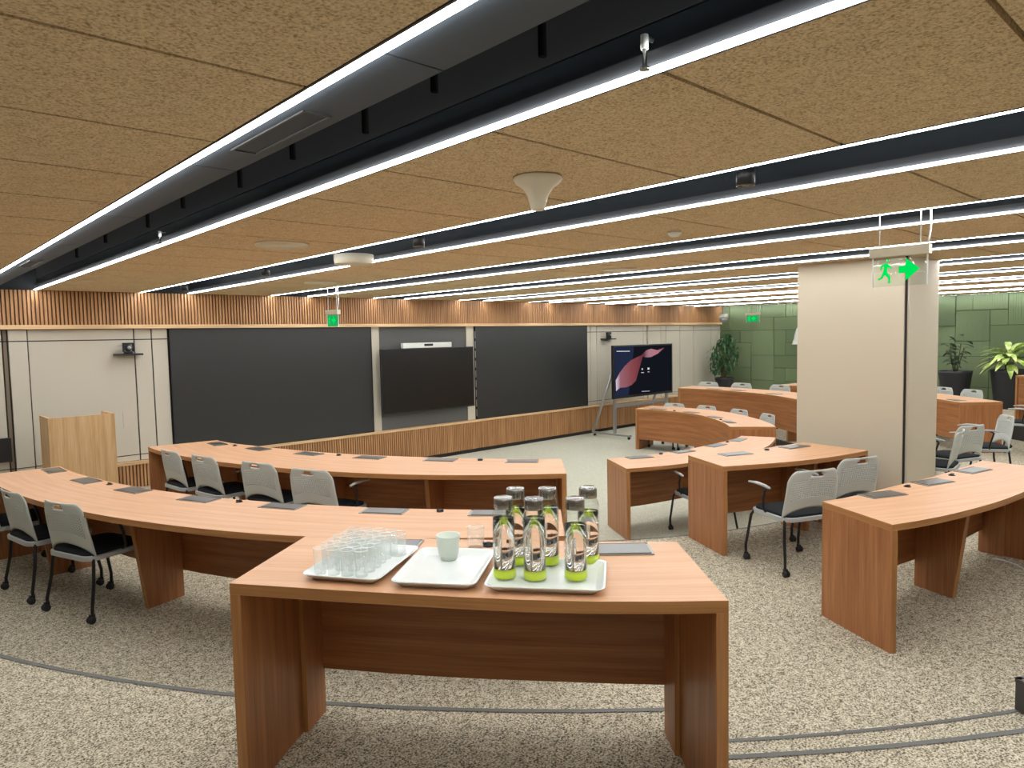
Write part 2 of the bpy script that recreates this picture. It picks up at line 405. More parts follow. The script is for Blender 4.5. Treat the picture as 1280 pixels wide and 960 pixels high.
# green wall: interlocking ribbed panels on a 0.305 x 0.315 grid
cw, chh = .305, .3155
ncol, nrow = int((YF-YB)/cw)+1, 9
occ = [[False]*nrow for _ in range(ncol)]
rg = random.Random(11)
zb = 2.78 - nrow*chh
for c in range(ncol):
    for r in range(nrow):
        if occ[c][r]: continue
        opts = [(2, 2), (2, 1), (1, 2), (2, 2), (1, 1)] if rg.random() < .8 else [(1, 2), (2, 1)]
        rg.shuffle(opts)
        for wc, hc in opts + [(1, 1)]:
            if c+wc <= ncol and r+hc <= nrow and not any(occ[c+i][r+j] for i in range(wc) for j in range(hc)): break
        for i in range(wc):
            for j in range(hc): occ[c+i][r+j] = True
        y1 = YF - c*cw; y0 = max(YF-(c+wc)*cw, YB); z0 = max(zb + r*chh, 0); z1 = zb+(r+hc)*chh
        d = rg.choice([.0, .012, .022])
        bb = MB(); g = .005
        bb.box(XR-.02-d, XR+.03, y0+g, y1-g, z0+g, z1-g)
        horiz = rg.random() < .5; k = 7*max(wc, hc)
        for t in range(k):          # raised ribs
            if horiz:
                zz = z0+g+(z1-z0-2*g)*(t+.5)/k; hh = (z1-z0)/k*.28
                bb.box(XR-.026-d, XR-.02-d, y0+g, y1-g, zz-hh, zz+hh)
            else:
                yy = y0+g+(y1-y0-2*g)*(t+.5)/k; hh = (y1-y0)/k*.28
                bb.box(XR-.026-d, XR-.02-d, yy-hh, yy+hh, z0+g, z1-g)
        bb.build('wall_panel', M['green'], wr)
# ceiling: deck, boards, slots
ceil = MB(); ceil.box(XL-.1, XR+.1, YB-.1, YF+.1, 3.7, 3.8)
ceil = ceil.build('ceiling', M['plenum'], kind='structure')
PER, S0, SW = 1.73, 0.91, 0.59
slots = [S0+PER*k for k in range(-2, 10)]
ybreak = [YB] + [y for y in (0.42+.66*k for k in range(-4, 16)) if YB+.1 < y < YF-.1] + [YF-.09]
edges = [XL] + [e for s in slots for e in (s-.026, s+SW+.031)] + [XR-.03]
for i in range(0, len(edges), 2):
    x0, x1 = edges[i], min(edges[i+1], XR-.03)
    if x1-x0 < .1: continue
    for j in range(len(ybreak)-1):
        bb = MB(); g = .0075
        bb.box(x0, x1, ybreak[j]+g, ybreak[j+1]-g, ZC, ZC+.035)
        bb.build('ceiling_board', M['wool'], ceil)
    bb = MB(); bb.box(x0, x1, YB, YF-.06, ZC+.035, ZC+.06); bb.build('board_backing', M['black'], ceil)
for i, s in enumerate(slots):
    for x, sd in ((s-.026, -1), (s+SW+.031, 1)):
        if x > XR-.05: continue
        if i == 2 and sd == 1:
            bb = MB(); bb.box(x, x+.02, YB, YF-.08, ZC+.135, ZC+.9); bb.build('slot_side', M['plenum_wall'], ceil)  # added backdrop wall, its grey stands in for the dimly lit plenum
        bb = MB(); bb.box(min(x, x+sd*.02), max(x, x+sd*.02), YB, YF-.06, ZC+.06, ZC+(.13 if i == 2 else .42)); bb.build('slot_side', M['slot_side'], ceil)
    if s > XR-.4: continue
    if i != 2:
        bb = MB(); bb.box(s-.05, s+SW+.05, YB, YF-.06, ZC+.42, ZC+.45); bb.build('slot_lid', M['slot_dark'], ceil)
# the open slot nearest the camera: grey duct, hangers, pipe, hoses
s = slots[2]
for k in range(8):
    bb = MB(); bb.box(s+.024, s+.205, -1.25+k*1.35+.004, -1.25+(k+1)*1.35-.004, ZC+.012, ZC+.04); bb.build('duct_panel', M['plenum_panel'], ceil)
for y in (1.95, 6.6):
    for q in ((s+.07, s+.078, y, y+.55), (s+.155, s+.163, y, y+.55), (s+.078, s+.155, y, y+.008), (s+.078, s+.155, y+.542, y+.55)):
        bb = MB(); bb.box(*q, ZC+.007, ZC+.012); bb.build('access_frame', M['dark_metal'], ceil)
for y, x in ((.95, .43), (1.35, .46), (1.75, .40), (2.25, .46), (2.75, .42), (3.4, .46), (4.1, .42), (4.9, .46), (5.8, .42), (6.9, .45)):
    bb = MB(); bb.tube([(s+x, y, ZC+.08), (s+x, y, ZC+.45)], .012, 6); bb.build('hanger_rod', M['rod'], ceil)
bb = MB(); bb.tube([(s+.20, 3.0, ZC+.30), (s+.46, 3.9, ZC+.30), (s+.50, 5.2, ZC+.33)], .05, 12); bb.build('pipe', M['plenum_panel'], ceil)
for k in range(4):
    bb = MB(); y = 3.55+.09*k
    bb.tube([(s+.32, y, ZC+.34), (s+.34, y+.06, ZC+.24), (s+.42, y+.16, ZC+.18), (s+.55, y+.22, ZC+.25)], .018, 8); bb.build('hose', M['black'], ceil)
for y in (1.15, 1.5, 5.0):
    bb = MB(); bb.box(s+.30, s+.62, y, y+.03, ZC+.36, ZC+.39); bb.build('cross_rail', M['black'], ceil)
bb = MB(); bb.box(XL, XR, YF-.07, YF-.055, ZC+.001, 3.69); bb.build('plenum_end', M['slot_dark'], ceil)
bb = MB(); bb.box(slots[2]-.3, slots[2]+1.75, YB, YF-.07, ZC+.45, ZC+.47); bb.build('plenum_lid', M['plenum'], ceil)  # low lid added to catch LED light and brighten the open slot
# LED lines
ordn = ['first', 'second', 'third', 'fourth', 'fifth', 'sixth', 'seventh', 'eighth', 'ninth', 'tenth', 'eleventh', 'twelfth', 'thirteenth', 'fourteenth', 'fifteenth', 'sixteenth', 'seventeenth', 'eighteenth', 'nineteenth', 'twentieth']
lines = []
for s in slots:
    for x in (s, s+SW+.005):
        if x < XR-.1: lines.append(x)
vis = 0
for x in lines:
    if x > .5:
        lab = '%s white LED ceiling line counted from the left end of the slatted front wall' % ordn[min(vis, 19)]; vis += 1
    else:
        lab = 'white LED ceiling line behind and left of the camera at x %.1f' % x
        if x > -.5: lab = 'white LED ceiling line nearest left of the camera, out of the photograph'
    if x < -.5: continue
    t = thing('led_line_light', lab, 'ceiling light', (x, 0, 0), 0, 'LED lines running to the slatted wall')
    sd = -1 if (x-S0) % PER < .3 else 1
    bb = MB(); bb.box(min(sd*.0155, sd*.023), max(sd*.0155, sd*.023), YB+.1, YF-.12, ZC-.002, ZC+.05); bb.box(-.005, .005, YB+.1, YF-.12, ZC+.010, ZC+.05)
    bb.build('housing', M['dark_metal'], t)
    bb = MB(); bb.box(-.014, .014, YB+.1, YF-.12, ZC-.001, ZC+.006); bb.build('diffuser', M['led'], t)
# column
ct = MB(); ct.box(6.995, 7.79, 2.30, 3.30, 0.0, ZC+.06)
colm = ct.build('trim_1', M['black'], kind='structure')
for nm, q in (('cladding_panel', (6.975, 6.995, 2.315, 3.31)), ('cladding_panel', (7.01, 7.79, 2.28, 2.30)), ('cladding_panel', (7.79, 7.81, 2.28, 3.31)), ('cladding_panel', (6.995, 7.79, 3.30, 3.32))):
    bb = MB(); bb.box(*q, 0.0, ZC); bb.build(nm, M['column'], colm)

# ------------------------------------------------------------ desks
def ctrl(cs):
    def f(a):
        if a <= cs[0][0]: return cs[0][1:]
        for i in range(len(cs)-1):
            if a <= cs[i+1][0]:
                t = (a-cs[i][0])/(cs[i+1][0]-cs[i][0])
                p0, p1, p2, p3 = cs[max(i-1, 0)], cs[i], cs[i+1], cs[min(i+2, len(cs)-1)]
                return tuple(0.5*((2*p1[k])+(-p0[k]+p2[k])*t+(2*p0[k]-5*p1[k]+4*p2[k]-p3[k])*t*t+(-p0[k]+3*p1[k]-3*p2[k]+p3[k])*t**3) for k in (1, 2))
        return cs[-1][1:]
    return f
def arc_slab(bb, a0, a1, rf, z0, z1, n):
    """rf(a) -> (ri, ro)"""
    rows = []
    for i in range(n+1):
        a = a0+(a1-a0)*i/n; ri, ro = rf(a); u = math.radians(a)*(ri+ro)/2
        rows.append((a, ri, ro, u))
    for i in range(n):
        a, ri, ro, u = rows[i]; c, si, so, u2 = rows[i+1]
        bb.quad([pol(a, ri, z1), pol(a, ro, z1), pol(c, so, z1), pol(c, si, z1)], [(u, ri), (u, ro), (u2, so), (u2, si)])
        bb.quad([pol(a, ri, z0), pol(c, si, z0), pol(c, so, z0), pol(a, ro, z0)], [(u, ri), (u2, si), (u2, so), (u, ro)])
        bb.quad([pol(a, ro, z0), pol(c, so, z0), pol(c, so, z1), pol(a, ro, z1)], [(u, z0), (u2, z0), (u2, z1), (u, z1)], 1)
        bb.quad([pol(a, ri, z1), pol(c, si, z1), pol(c, si, z0), pol(a, ri, z0)], [(u, z1), (u2, z1), (u2, z0), (u, z0)], 1)
    for a, ri, ro, u, fl in (rows[0]+(0,), rows[-1]+(1,)):
        q = [pol(a, ri, z0), pol(a, ro, z0), pol(a, ro, z1), pol(a, ri, z1)]; uv = [(ri, z0), (ro, z0), (ro, z1), (ri, z1)]
        if fl: q = q[::-1]; uv = uv[::-1]
        bb.quad(q, uv, 1)
def radial_board(bb, a, r0, r1, z0, z1, th, r1b=None, side=0):
    """vertical board standing along a radius; r1b = outer radius at the foot (tapered leg)"""
    t = math.radians(a); er = Vector((math.cos(t), math.sin(t), 0)); et = Vector((-math.sin(t), math.cos(t), 0)); c = Vector((CX, CY, 0))
    r1b = r1 if r1b is None else r1b
    o0, o1 = (-th/2, th/2) if side == 0 else ((0, th) if side > 0 else (-th, 0))
    P = lambda r, o, z: tuple(c + er*r + et*o + Vector((0, 0, z)))
    A = [P(r0, o0, z0), P(r1b, o0, z0), P(r1, o0, z1), P(r0, o0, z1)]; B = [P(r0, o1, z0), P(r1b, o1, z0), P(r1, o1, z1), P(r0, o1, z1)]
    uv = [(z0, r0), (z0, r1b), (z1, r1), (z1, r0)]
    bb.quad(A, uv); bb.quad(B[::-1], uv[::-1])
    for i in range(4):
        j = (i+1) % 4
        bb.quad([A[j], A[i], B[i], B[j]], [(uv[j][0], uv[j][1]), uv[i], (uv[i][0], uv[i][1]+th), (uv[j][0], uv[j][1]+th)], 1)
def desk(label, z, cs, legs=(), pads=(), mics=(), rpad=.13, group='curved wooden desks'):
    rf = ctrl(cs); a0, a1 = cs[0][0], cs[-1][0]; n = max(8, int((a1-a0)/1.6))
    am = (a0+a1)/2; t = thing('curved_desk', label, 'desk', pol(am, sum(rf(am))/2, z), 0, group)
    off = Vector((-t.location.x, -t.location.y, 0))
    def put(bb, nm, m, par=t, bev=0.0015):
        bb.v = [(x+off.x, y+off.y, zz) for x, y, zz in bb.v]
        return bb.build(nm, m, par, bevel=bev)
    bb = MB(); arc_slab(bb, a0, a1, rf, .71, .75, n); put(bb, 'tabletop', [M['laminate'], M['laminate_edge']])
    for a, sd in ((a0, 1), (a1, -1)):
        ri, ro = rf(a)
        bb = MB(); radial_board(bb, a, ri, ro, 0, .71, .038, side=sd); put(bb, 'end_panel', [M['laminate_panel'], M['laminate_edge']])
        da = math.degrees(.038/ri)*sd
        bb = MB(); radial_board(bb, a+da, ri+.02, ri+.19, 0, .71, .02, side=sd); put(bb, 'cable_cover', [M['laminate_panel'], M['laminate_edge']])
    e = math.degrees(.05/((rf(a0)[0])))
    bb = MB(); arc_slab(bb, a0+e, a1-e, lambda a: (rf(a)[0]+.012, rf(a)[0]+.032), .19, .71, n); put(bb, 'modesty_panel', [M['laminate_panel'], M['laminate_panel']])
    for a in legs:
        ri, ro = rf(a)
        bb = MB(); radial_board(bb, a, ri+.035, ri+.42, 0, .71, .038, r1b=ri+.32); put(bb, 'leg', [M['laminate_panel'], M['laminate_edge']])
    for a in pads:
        ri, ro = rf(a); r = ri+rpad; tt = math.radians(a)
        p = Vector(pol(a, r, .75)); loc = (p.x+off.x, p.y+off.y, .7505)
        f = bpy.data.objects.new('cable_flap', FLAP_FRAME); COL.objects.link(f); f.parent = t; f.location = loc; f.rotation_euler = (0, 0, tt+PI/2)
        l = bpy.data.objects.new('flap_lid', FLAP_LID); COL.objects.link(l); l.parent = f
    for a in mics:
        ri, ro = rf(a); p = Vector(pol(a, ri+rpad-.03, .75))
        f = bpy.data.objects.new('table_socket', SOCKET); COL.objects.link(f); f.parent = t; f.location = (p.x+off.x, p.y+off.y, .75); f.rotation_euler = (0, 0, math.radians(a))
    return t
bb = MB(); bb.box(-.145, .145, -.07, .07, -.002, .004); FLAP_FRAME = bb.mesh('cable_flap', M['flap_frame'])
bb = MB(); bb.box(-.125, .135, -.062, .055, .004, .007); bb.box(-.14, .14, .06, .066, .004, .006, mi=1); FLAP_LID = bb.mesh('flap_lid', [M['flap'], M['black']])
bb = MB(); bb.lathe([(.0, 0), (.024, 0), (.024, .004), (.010, .007), (.009, .015), (0, .016)], 14); bb.box(-.005, .005, -.022, .022, .006, .014); SOCKET = bb.mesh('table_socket', M['black'])

D = {}
D['C'] = desk('near wooden desk in the foreground carrying the trays, glasses and bottles', Z2,
     [(-142.3, 7.81, 8.402), (-138.5, 7.84, 8.445), (-134.7, 7.87, 8.503), (-131.3, 7.91, 8.524)], (), (-139.6, -133.2), (-136.6,), .11)
D['LB'] = desk('long curved wooden desk behind the foreground desk, three chairs at its left', Z1,
     [(-180, 6.26, 6.82), (-168, 6.23, 6.84), (-157, 6.22, 6.88), (-146, 6.21, 6.90), (-134.1, 6.21, 6.80)], (-172.5, -160.3, -147), (-178, -171, -164.4, -157.7, -151.1, -144.4, -138.0), (-168, -154.6, -141.1), .09)
D['LA'] = desk('long curved wooden desk beside the blackboards with four chairs along it', Z1,
     [(-187, 4.68, 5.38), (-174, 4.49, 5.27), (-160, 4.38, 5.18), (-147, 4.33, 5.13), (-133, 4.37, 5.05)], (-174, -161, -147.5), (-183, -174.3, -165.2, -156.2, -147.1, -137.5), (-179.6, -160.9, -142.4))
D['RA'] = desk('innermost curved wooden desk right of the centre aisle, its end panel toward the camera', 0.0,
     [(-121.4, 2.95, 3.57), (-105, 2.87, 3.52), (-88, 2.84, 3.46), (-71, 2.90, 3.33)], (-96,), (-114.4, -102.1, -89.6, -78.6), (-108.2, -83.2), .09)
D['RB'] = desk('curved wooden desk with two grey chairs standing before the cream column', Z1,
     [(-118.1, 4.46, 5.05), (-108.5, 4.46, 5.10), (-99.6, 4.42, 5.08)], (-104.5,), (-112.9, -103.6), (-108.0,), .12)
D['RC'] = desk('curved wooden desk at the right edge, tapered leg and end panel in full view', Z1,
     [(-118.6, 6.32, 6.91), (-111.5, 6.14, 6.78), (-104.5, 6.02, 6.62), (-97.5, 5.93, 6.50)], (-109.2,), (-114.2, -108.4, -102.3), (-111.0, -105.2), .10)
D['R2'] = desk('curved wooden desk hidden behind the cream column', Z1, [(-83, 4.4, 5.05), (-72, 4.4, 5.05), (-62, 4.4, 5.0)], (), (), ())
D['f1'] = desk('low curved wooden desk below the standing display, four pale chair backs behind', 0.0,
     [(-52.5, 2.72, 3.36), (-35, 2.75, 3.40), (-15, 2.88, 3.52), (9, 2.87, 3.5)], (-22,), (-41.5, -28.5, -13.5, 0.8), (-35.2, -6.4), .10)
D['f2'] = desk('curved wooden desk left of the column, three pale chair backs behind it', Z1,
     [(-42, 4.15, 4.8), (-35, 4.15, 4.8), (-18, 4.34, 5.0), (8, 4.5, 5.15)], (-28,), (-20.4, -8.4, -1.3), (), .14)
D['f3'] = desk('curved wooden desk right of the column, two chair backs behind it before planter', Z1,
     [(-45.6, 6.12, 6.72), (-30, 6.15, 6.8), (-15, 6.2, 6.85), (-5.5, 6.25, 6.88)], (-30,), (-42.6, -36), ())
D['f4'] = desk('wooden desk on the upper tier cut off by the right edge beside the pale plant', Z2,
     [(-53, 7.9, 8.55), (-44, 7.9, 8.55), (-35.3, 7.92, 8.55)], (), (), ())

# ------------------------------------------------------------ chair
def back_mesh():
    bb = MB(); NU, NV = 24, 18
    def S(u, v):        # u -1..1, v 0..1
        au = abs(u)
        zlow = .505 - .070*au**2.2
        ztop = .800 - .055*max(0, (au-.72)/.28)**2.4
        z = zlow+(ztop-zlow)*v
        h = (z-.43)/.37
        hw = .250 - .018*h
        if v > .86: hw -= .012*((v-.86)/.14)**2*au
        y = -.185 - .085*h**1.3 + .045*au**2*(.35+.65*h) - .012*math.sin(h*PI)
        return (u*hw, y, z)
    idx = {}
    def V(u, v):
        k = (round(u, 5), round(v, 5))
        if k not in idx: idx[k] = len(bb.v); bb.v.append(S(u, v))
        return idx[k]
    z4 = [(0, 0)]*4
    for i in range(NU):
        for j in range(NV):
            u0, u1 = -1+2*i/NU, -1+2*(i+1)/NU; v0, v1 = j/NV, (j+1)/NV
            if j == NV-3 and 9 <= i <= 14: continue                 # hand slot
            if j == NV-2 and 10 <= i <= 13: continue
            c = [V(u0, v0), V(u1, v0), V(u1, v1), V(u0, v1)]
            if 2 <= i <= NU-3 and 5 <= j <= NV-5:
                e = .21; f = .24
                du, dv = (u1-u0), (v1-v0)
                h = [V(u0+du*e, v0+dv*f), V(u1-du*e, v0+dv*f), V(u1-du*e, v1-dv*f), V(u0+du*e, v1-dv*f)]
                for k in range(4):
                    k2 = (k+1) % 4; bb.face((c[k], c[k2], h[k2], h[k]), z4, 0, True)
            else: bb.face(c, z4, 0, True)
    return bb.mesh('backrest', M['shell'])
def rounded_slab(bb, hw, hd, z0, z1, rad, dome=0, mi=0, y0=0, n=6):
    ring = []
    for cx_, cy_, s0 in ((hw-rad, hd-rad, 0), (-hw+rad, hd-rad, 1), (-hw+rad, -hd+rad, 2), (hw-rad, -hd+rad, 3)):
        for k in range(n+1):
            t = (s0+k/n)*PI/2; ring.append((cx_+rad*math.cos(t), cy_+rad*math.sin(t)+y0))
    m = len(ring); b0 = len(bb.v)
    lv = [(1, z0), (1, z1-.004), (.97, z1), (.55, z1+dome), (0.02, z1+dome)]
    for sc, z in lv:
        for x, y in ring: bb.v.append((x*sc, (y-y0)*sc+y0, z))
    for l in range(len(lv)-1):
        for k in range(m):
            k2 = (k+1) % m; bb.face((b0+l*m+k, b0+l*m+k2, b0+(l+1)*m+k2, b0+(l+1)*m+k), [(0, 0)]*4, mi, l >= 1)
    bb.face([b0+k for k in range(m)][::-1], [(0, 0)]*m, mi); e = b0+(len(lv)-1)*m; bb.face([e+k for k in range(m)], [(0, 0)]*m, mi)
def make_chair():
    t = thing('mesh_back_chair', 'x', 'chair')
    o = obj_from(back_mesh(), 'backrest', t); md = o.modifiers.new('solid', 'SOLIDIFY'); md.thickness = .007; md.offset = 0
    bb = MB(); rounded_slab(bb, .250, .225, .405, .437, .09); bb.build('seat_shell', M['rail'], t)
    bb = MB(); rounded_slab(bb, .230, .21, .437, .455, .08, .008); bb.build('cushion', M['fabric'], t)
    for sx in (-1, 1):
        for front in (0, 1):
            if front: pts = [(sx*.225, .12, .415), (sx*.238, .17, .412), (sx*.245, .195, .38), (sx*.255, .215, .25), (sx*.262, .240, .12), (sx*.262, .238, .06)]
            else: pts = [(sx*.222, -.17, .44), (sx*.232, -.180, .40), (sx*.245, -.195, .25), (sx*.255, -.215, .14), (sx*.262, -.225, .09), (sx*.262, -.225, .055)]
            bb = MB(); bb.tube(pts, .0115, 8); lg = bb.build('leg', M['black_tube'], t)
            bx, by = pts[-1][0], pts[-1][1]
            cb = MB()
            for w_ in (-.014, .014): cb.lathe([(0, w_-.008), (.02, w_-.008), (.024, w_-.004), (.024, w_+.004), (.02, w_+.008), (0, w_+.008)], 12, c=(bx, by-.012, .0245), axis='x')
            cb.box(bx-.008, bx+.008, by-.022, by+.012, .02, .062)
            cb.build('caster', M['rubber'], lg)
        bb = MB(); bb.tube([(sx*.235, .02, .425), (sx*.262, .03, .47), (sx*.275, .01, .56), (sx*.272, -.01, .625), (sx*.272, .03, .648)], .010, 8)
        ar = bb.build('arm', M['black_tube'], t)
        bb = MB(); bb.tube([(sx*.272, -.06, .640), (sx*.272, .0, .655), (sx*.270, .10, .660), (sx*.262, .20, .648)], [.012, .016, .016, .010], 8)
        bb.v = [(x, y, .65+(z-.65)*.75) for x, y, z in bb.v]
        bb.build('arm_pad', M['rail'], ar)
    return t
proto = make_chair(); first = True
def chair(a, r, z, label, group, yaw=0, xy=None, h=None):
    global first
    o = proto if first else copy_tree(proto); first = False
    if xy: o.location = (xy[0], xy[1], z); o.rotation_euler = (0, 0, math.radians(h))
    else:
        o.location = pol(a, r, z); o.rotation_euler = (0, 0, math.radians(a+90+yaw))
    o['label'] = label; o['group'] = group; return o
G = 'chairs at the curved desks'
chair(-163.4, 6.65, Z1, 'grey mesh-back chair nearest the camera at the left, beside the tapered desk leg', G, 3)
chair(-169.6, 6.66, Z1, 'grey mesh-back chair in the left foreground, second from the tapered desk leg', G)
chair(-175.6, 6.68, Z1, 'grey chair cut off by the left edge of the picture', G)
chair(-179.0, 5.12, Z1, 'grey chair at the desk by the blackboard, leftmost of four', G, 4)
chair(-172.2, 5.06, Z1, 'grey chair at the desk by the blackboard, second from the left of four', G, 2)
chair(-163.6, 5.02, Z1, 'grey chair at the desk by the blackboard, third from the left of four', G)
chair(-156.0, 5.10, Z1, 'grey chair by the blackboard desk, rightmost of four with handle slot in view', G, -4)
chair(-113.7, 5.40, Z1, 'grey mesh-back chair pulled out from the desk left of the wooden end panel', G, 0)
chair(-106.1, 5.18, Z1, 'grey mesh-back chair against the foot of the cream column', G, -4)
chair(-107.5, 3.62, 0, 'grey chair under the innermost desk, its armrest showing beside the end panel', G, -10)
chair(-78, 3.50, 0, 'grey chair at the far right end of the innermost desk', G)
for i, a in enumerate((2.5, -8.8, -21.2, -33.8)):
    chair(a, 3.42, 0, 'pale chair back behind the low desk near the display, %s of four' % ['leftmost', 'second from left', 'third from left', 'rightmost'][i], G)
for i, a in enumerate((6.8, -.8, -9.6)):
    chair(a, 5.45, Z1, 'pale chair back below the green wall left of the column, %s of three' % ['leftmost', 'middle', 'rightmost'][i], G)
chair(-28.3, 7.15, Z1, 'chair back half hidden by the column, in front of the left black planter', G)
chair(-33.2, 7.15, Z1, 'chair back between the column and the pale plant, behind a desk end', G)
chair(0, 0, Z1, 'grey chair in side view just right of the column foot, its back toward the camera', G, xy=(8.78, 2.42), h=70-90)
chair(0, 0, Z1, 'grey chair in side view before the wooden desk end, second right of the column', G, xy=(9.72, 2.33), h=122-90)
chair(0, 0, Z1, 'grey chair mostly hidden by the right side of the column', G, xy=(8.13, 2.40), h=97-90)
chair(0, 0, Z1, 'black-seated chair at the right edge in front of the dark riser', G, xy=(12.50, 2.46), h=95-90)

# ------------------------------------------------------------ front wall things
def blackboard(x0, x1, label):
    t = thing('blackboard', label, 'blackboard', ((x0+x1)/2, YF-.02, .60)); hw = (x1-x0)/2
    bb = MB(); bb.box(-hw+.012, hw-.012, -.020, .0, .012, 1.708); bb.build('writing_surface', M['board'], t)
    for q in ((-hw, -hw+.012, -.024, 0, 0, 1.72), (hw-.012, hw, -.024, 0, 0, 1.72), (-hw+.012, hw-.012, -.024, 0, 0, .012), (-hw+.012, hw-.012, -.024, 0, 1.708, 1.72)):
        bb = MB(); bb.box(*q); bb.build('frame', M['black'], t)
    return t
t1 = blackboard(2.98, 6.07, 'large black writing board on the left of the wall screen')
t2 = blackboard(8.26, 11.36, 'large black writing board on the right of the wall screen')
bb = MB()
for k in range(9): bb.box(-1.565, -1.555, -.032, -.024, .06+k*.18, .06+k*.18+.13)
bb.build('edge_clip', M['silver'], t2)
t = thing('wall_television', 'large switched-off black television mounted between the two blackboards', 'television', (7.115, 9.93, 1.415))
bb = MB(); bb.box(-.975, .975, -.08, -.045, -.54, .54); bb.build('casing', M['bezel'], t, bevel=.006)
bb = MB(); bb.box(-.955, .955, -.083, -.080, -.515, .525); bb.build('screen', M['screen_off'], t)
bb = MB(); bb.box(-.3, .3, -.045, .10, -.2, .2); bb.build('wall_mount', M['black'], t)
t = thing('video_bar', 'light grey video conferencing bar above the wall television', 'camera bar', (7.09, 9.93, 1.957))
bb = MB(); bb.box(-.51, .51, -.08, .0, 0, .088); bb.build('body', M['white'], t, bevel=.01)
bb = MB(); bb.box(-.08, .10, -.086, -.0795, .03, .068); bb.build('lens_window', M['black'], t)
bb = MB(); bb.box(-.1, .1, 0, .10, .02, .06); bb.build('bracket', M['dark_metal'], t)
def ptz(x, z, label):
    t = thing('ceiling_track_camera', label, 'camera', (x, YF-.03, z)); t.name = 'conference_camera'
    bb = MB(); bb.box(-.15, .15, -.18, .018, -.012, .012); bb.build('shelf', M['black'], t)
    bb = MB(); bb.lathe([(.055, .012), (.055, .035), (.04, .045)], 18, c=(0, -.09, 0)); bb.build('base', M['black'], t)
    bb = MB(); bb.box(-.062, -.048, -.12, -.06, .035, .13); bb.box(.048, .062, -.12, -.06, .035, .13); bb.box(-.062, .062, -.12, -.06, .125, .15); bb.build('yoke', M['black'], t, bevel=.004)
    bb = MB(); bb.lathe([(0, -.062), (.03, -.06), (.043, -.03), (.045, .03), (0, .045)], 18, c=(0, -.09, .085), axis='y'); h = bb.build('camera_head', M['dark_metal'], t)
    bb = MB(); bb.lathe([(0, -.07), (.022, -.068), (.024, -.055)], 16, c=(0, -.09, .085), axis='y'); bb.build('lens', M['silver'], h)
ptz(2.46, 1.99, 'black pan-tilt camera on a wall shelf above the wooden lectern')
ptz(11.98, 2.02, 'black pan-tilt camera on a wall shelf above the standing display')
o = MB(); o.box(-.12, .12, -.06, 0, -.14, .14); tag(o.build('wall_box', M['black'], loc=(1.06, YF-.03, .92), bevel=.005), 'black wall box cut off by the left picture edge beside the lectern', 'control box')
# soft trim by the pilaster, cover plate
bb = MB(); bb.box(2.38, 2.54, YF-.018, YF-.012, 1.05, 1.25); bb.build('cover_plate', M['plaster'], wf)
# lectern
t = thing('lectern', 'pale oak box lectern standing at the left front of the wall', 'lectern', (1.70, 9.1, 0.27))
hh = 1.075
bb = MB(); bb.box(-.32, .32, -.24, -.215, 0, hh); bb.build('front_panel', M['oak'], t)
for x in (-.32, .295):
    bb = MB(); bb.box(x, x+.025, -.215, .26, 0, hh); bb.build('side_panel', M['oak'], t)
bb = MB(); bb.box(-.295, .295, -.215, .24, hh-.12, hh-.095, grain='x'); bb.build('reading_shelf', M['oak'], t)
bb = MB(); bb.box(-.295, .295, -.215, .24, .35, .375, grain='x'); bb.build('lower_shelf', M['oak'], t)
# standing display
t = thing('standing_display', 'large lit touch display on a silver A-frame stand before the cream wall', 'display', (12.09, 9.05, 0))
bb = MB(); bb.box(-1.02, 1.02, 0, .06, .81, 1.895); bb.build('casing', M['bezel'], t, bevel=.006)
bb = MB(); bb.box(-.98, .98, -.003, 0, .86, 1.86); scr = bb.build('screen', M['scr_bg'], t)
bb = MB(); bb.quad([(-.98, -.004, .86), (-.55, -.004, .86), (-.35, -.004, 1.86), (-.98, -.004, 1.86)]); bb.build('blue_glow', M['scr_blue'], scr)
# ribbon graphic: centre line with widths
SC = lambda px, py: (-1.02 + 2.04*(px-218)/(692-218), -.005, 1.895-1.085*(py-(140-(px-218)*.036))/(418-(px-218)*.03))
up = [(232, 410), (262, 352), (300, 300), (345, 258), (395, 232), (430, 218), (470, 178), (510, 165), (560, 178), (615, 158)]
lo = [(234, 495), (262, 470), (310, 468), (352, 452), (385, 420), (440, 228), (470, 236), (510, 232), (565, 205), (617, 162)]
bb = MB(); n = len(up)
for i in range(n-1):
    bb.quad([SC(*lo[i]), SC(*lo[i+1]), SC(*up[i+1]), SC(*up[i])], [(i/(n-1), 0), ((i+1)/(n-1), 0), ((i+1)/(n-1), 1), (i/(n-1), 1)])
bb.build('ribbon_graphic', M['scr_ribbon'], scr)
bb = MB()
for x0, y0, x1, y1 in ((240, 182, 340, 187), (432, 322, 441, 334), (479, 318, 494, 333), (426, 354, 450, 358), (479, 350, 494, 354), (430, 505, 495, 508)):
    bb.quad([SC(x0, y1), SC(x1, y1), SC(x1, y0), SC(x0, y0)])
bb.build('screen_icons', M['scr_white'], scr)
for x in (-.90, .90):
    bb = MB(); bb.box(x-.035, x+.035, .06, .10, .08, 1.5); bb.build('front_leg', M['silver'], t)
    bb = MB(); bb.tube([(x, .09, 1.45), (x-.08*(1 if x > 0 else 1), .60, .09)], .03, 10); bb.build('rear_leg', M['silver'], t)
    bb = MB(); bb.box(x-.03, x+.03, -.32, .66, .055, .09); ft = bb.build('foot', M['silver'], t)
    for y in (-.28, .62):
        cb = MB(); cb.lathe([(0, -.015), (.028, -.015), (.028, .015), (0, .015)], 14, c=(x, y, .028), axis='x'); cb.build('caster', M['rubber'], ft)
bb = MB(); bb.box(-.9, .9, .065, .095, .62, .68); bb.build('crossbar', M['silver'], t)

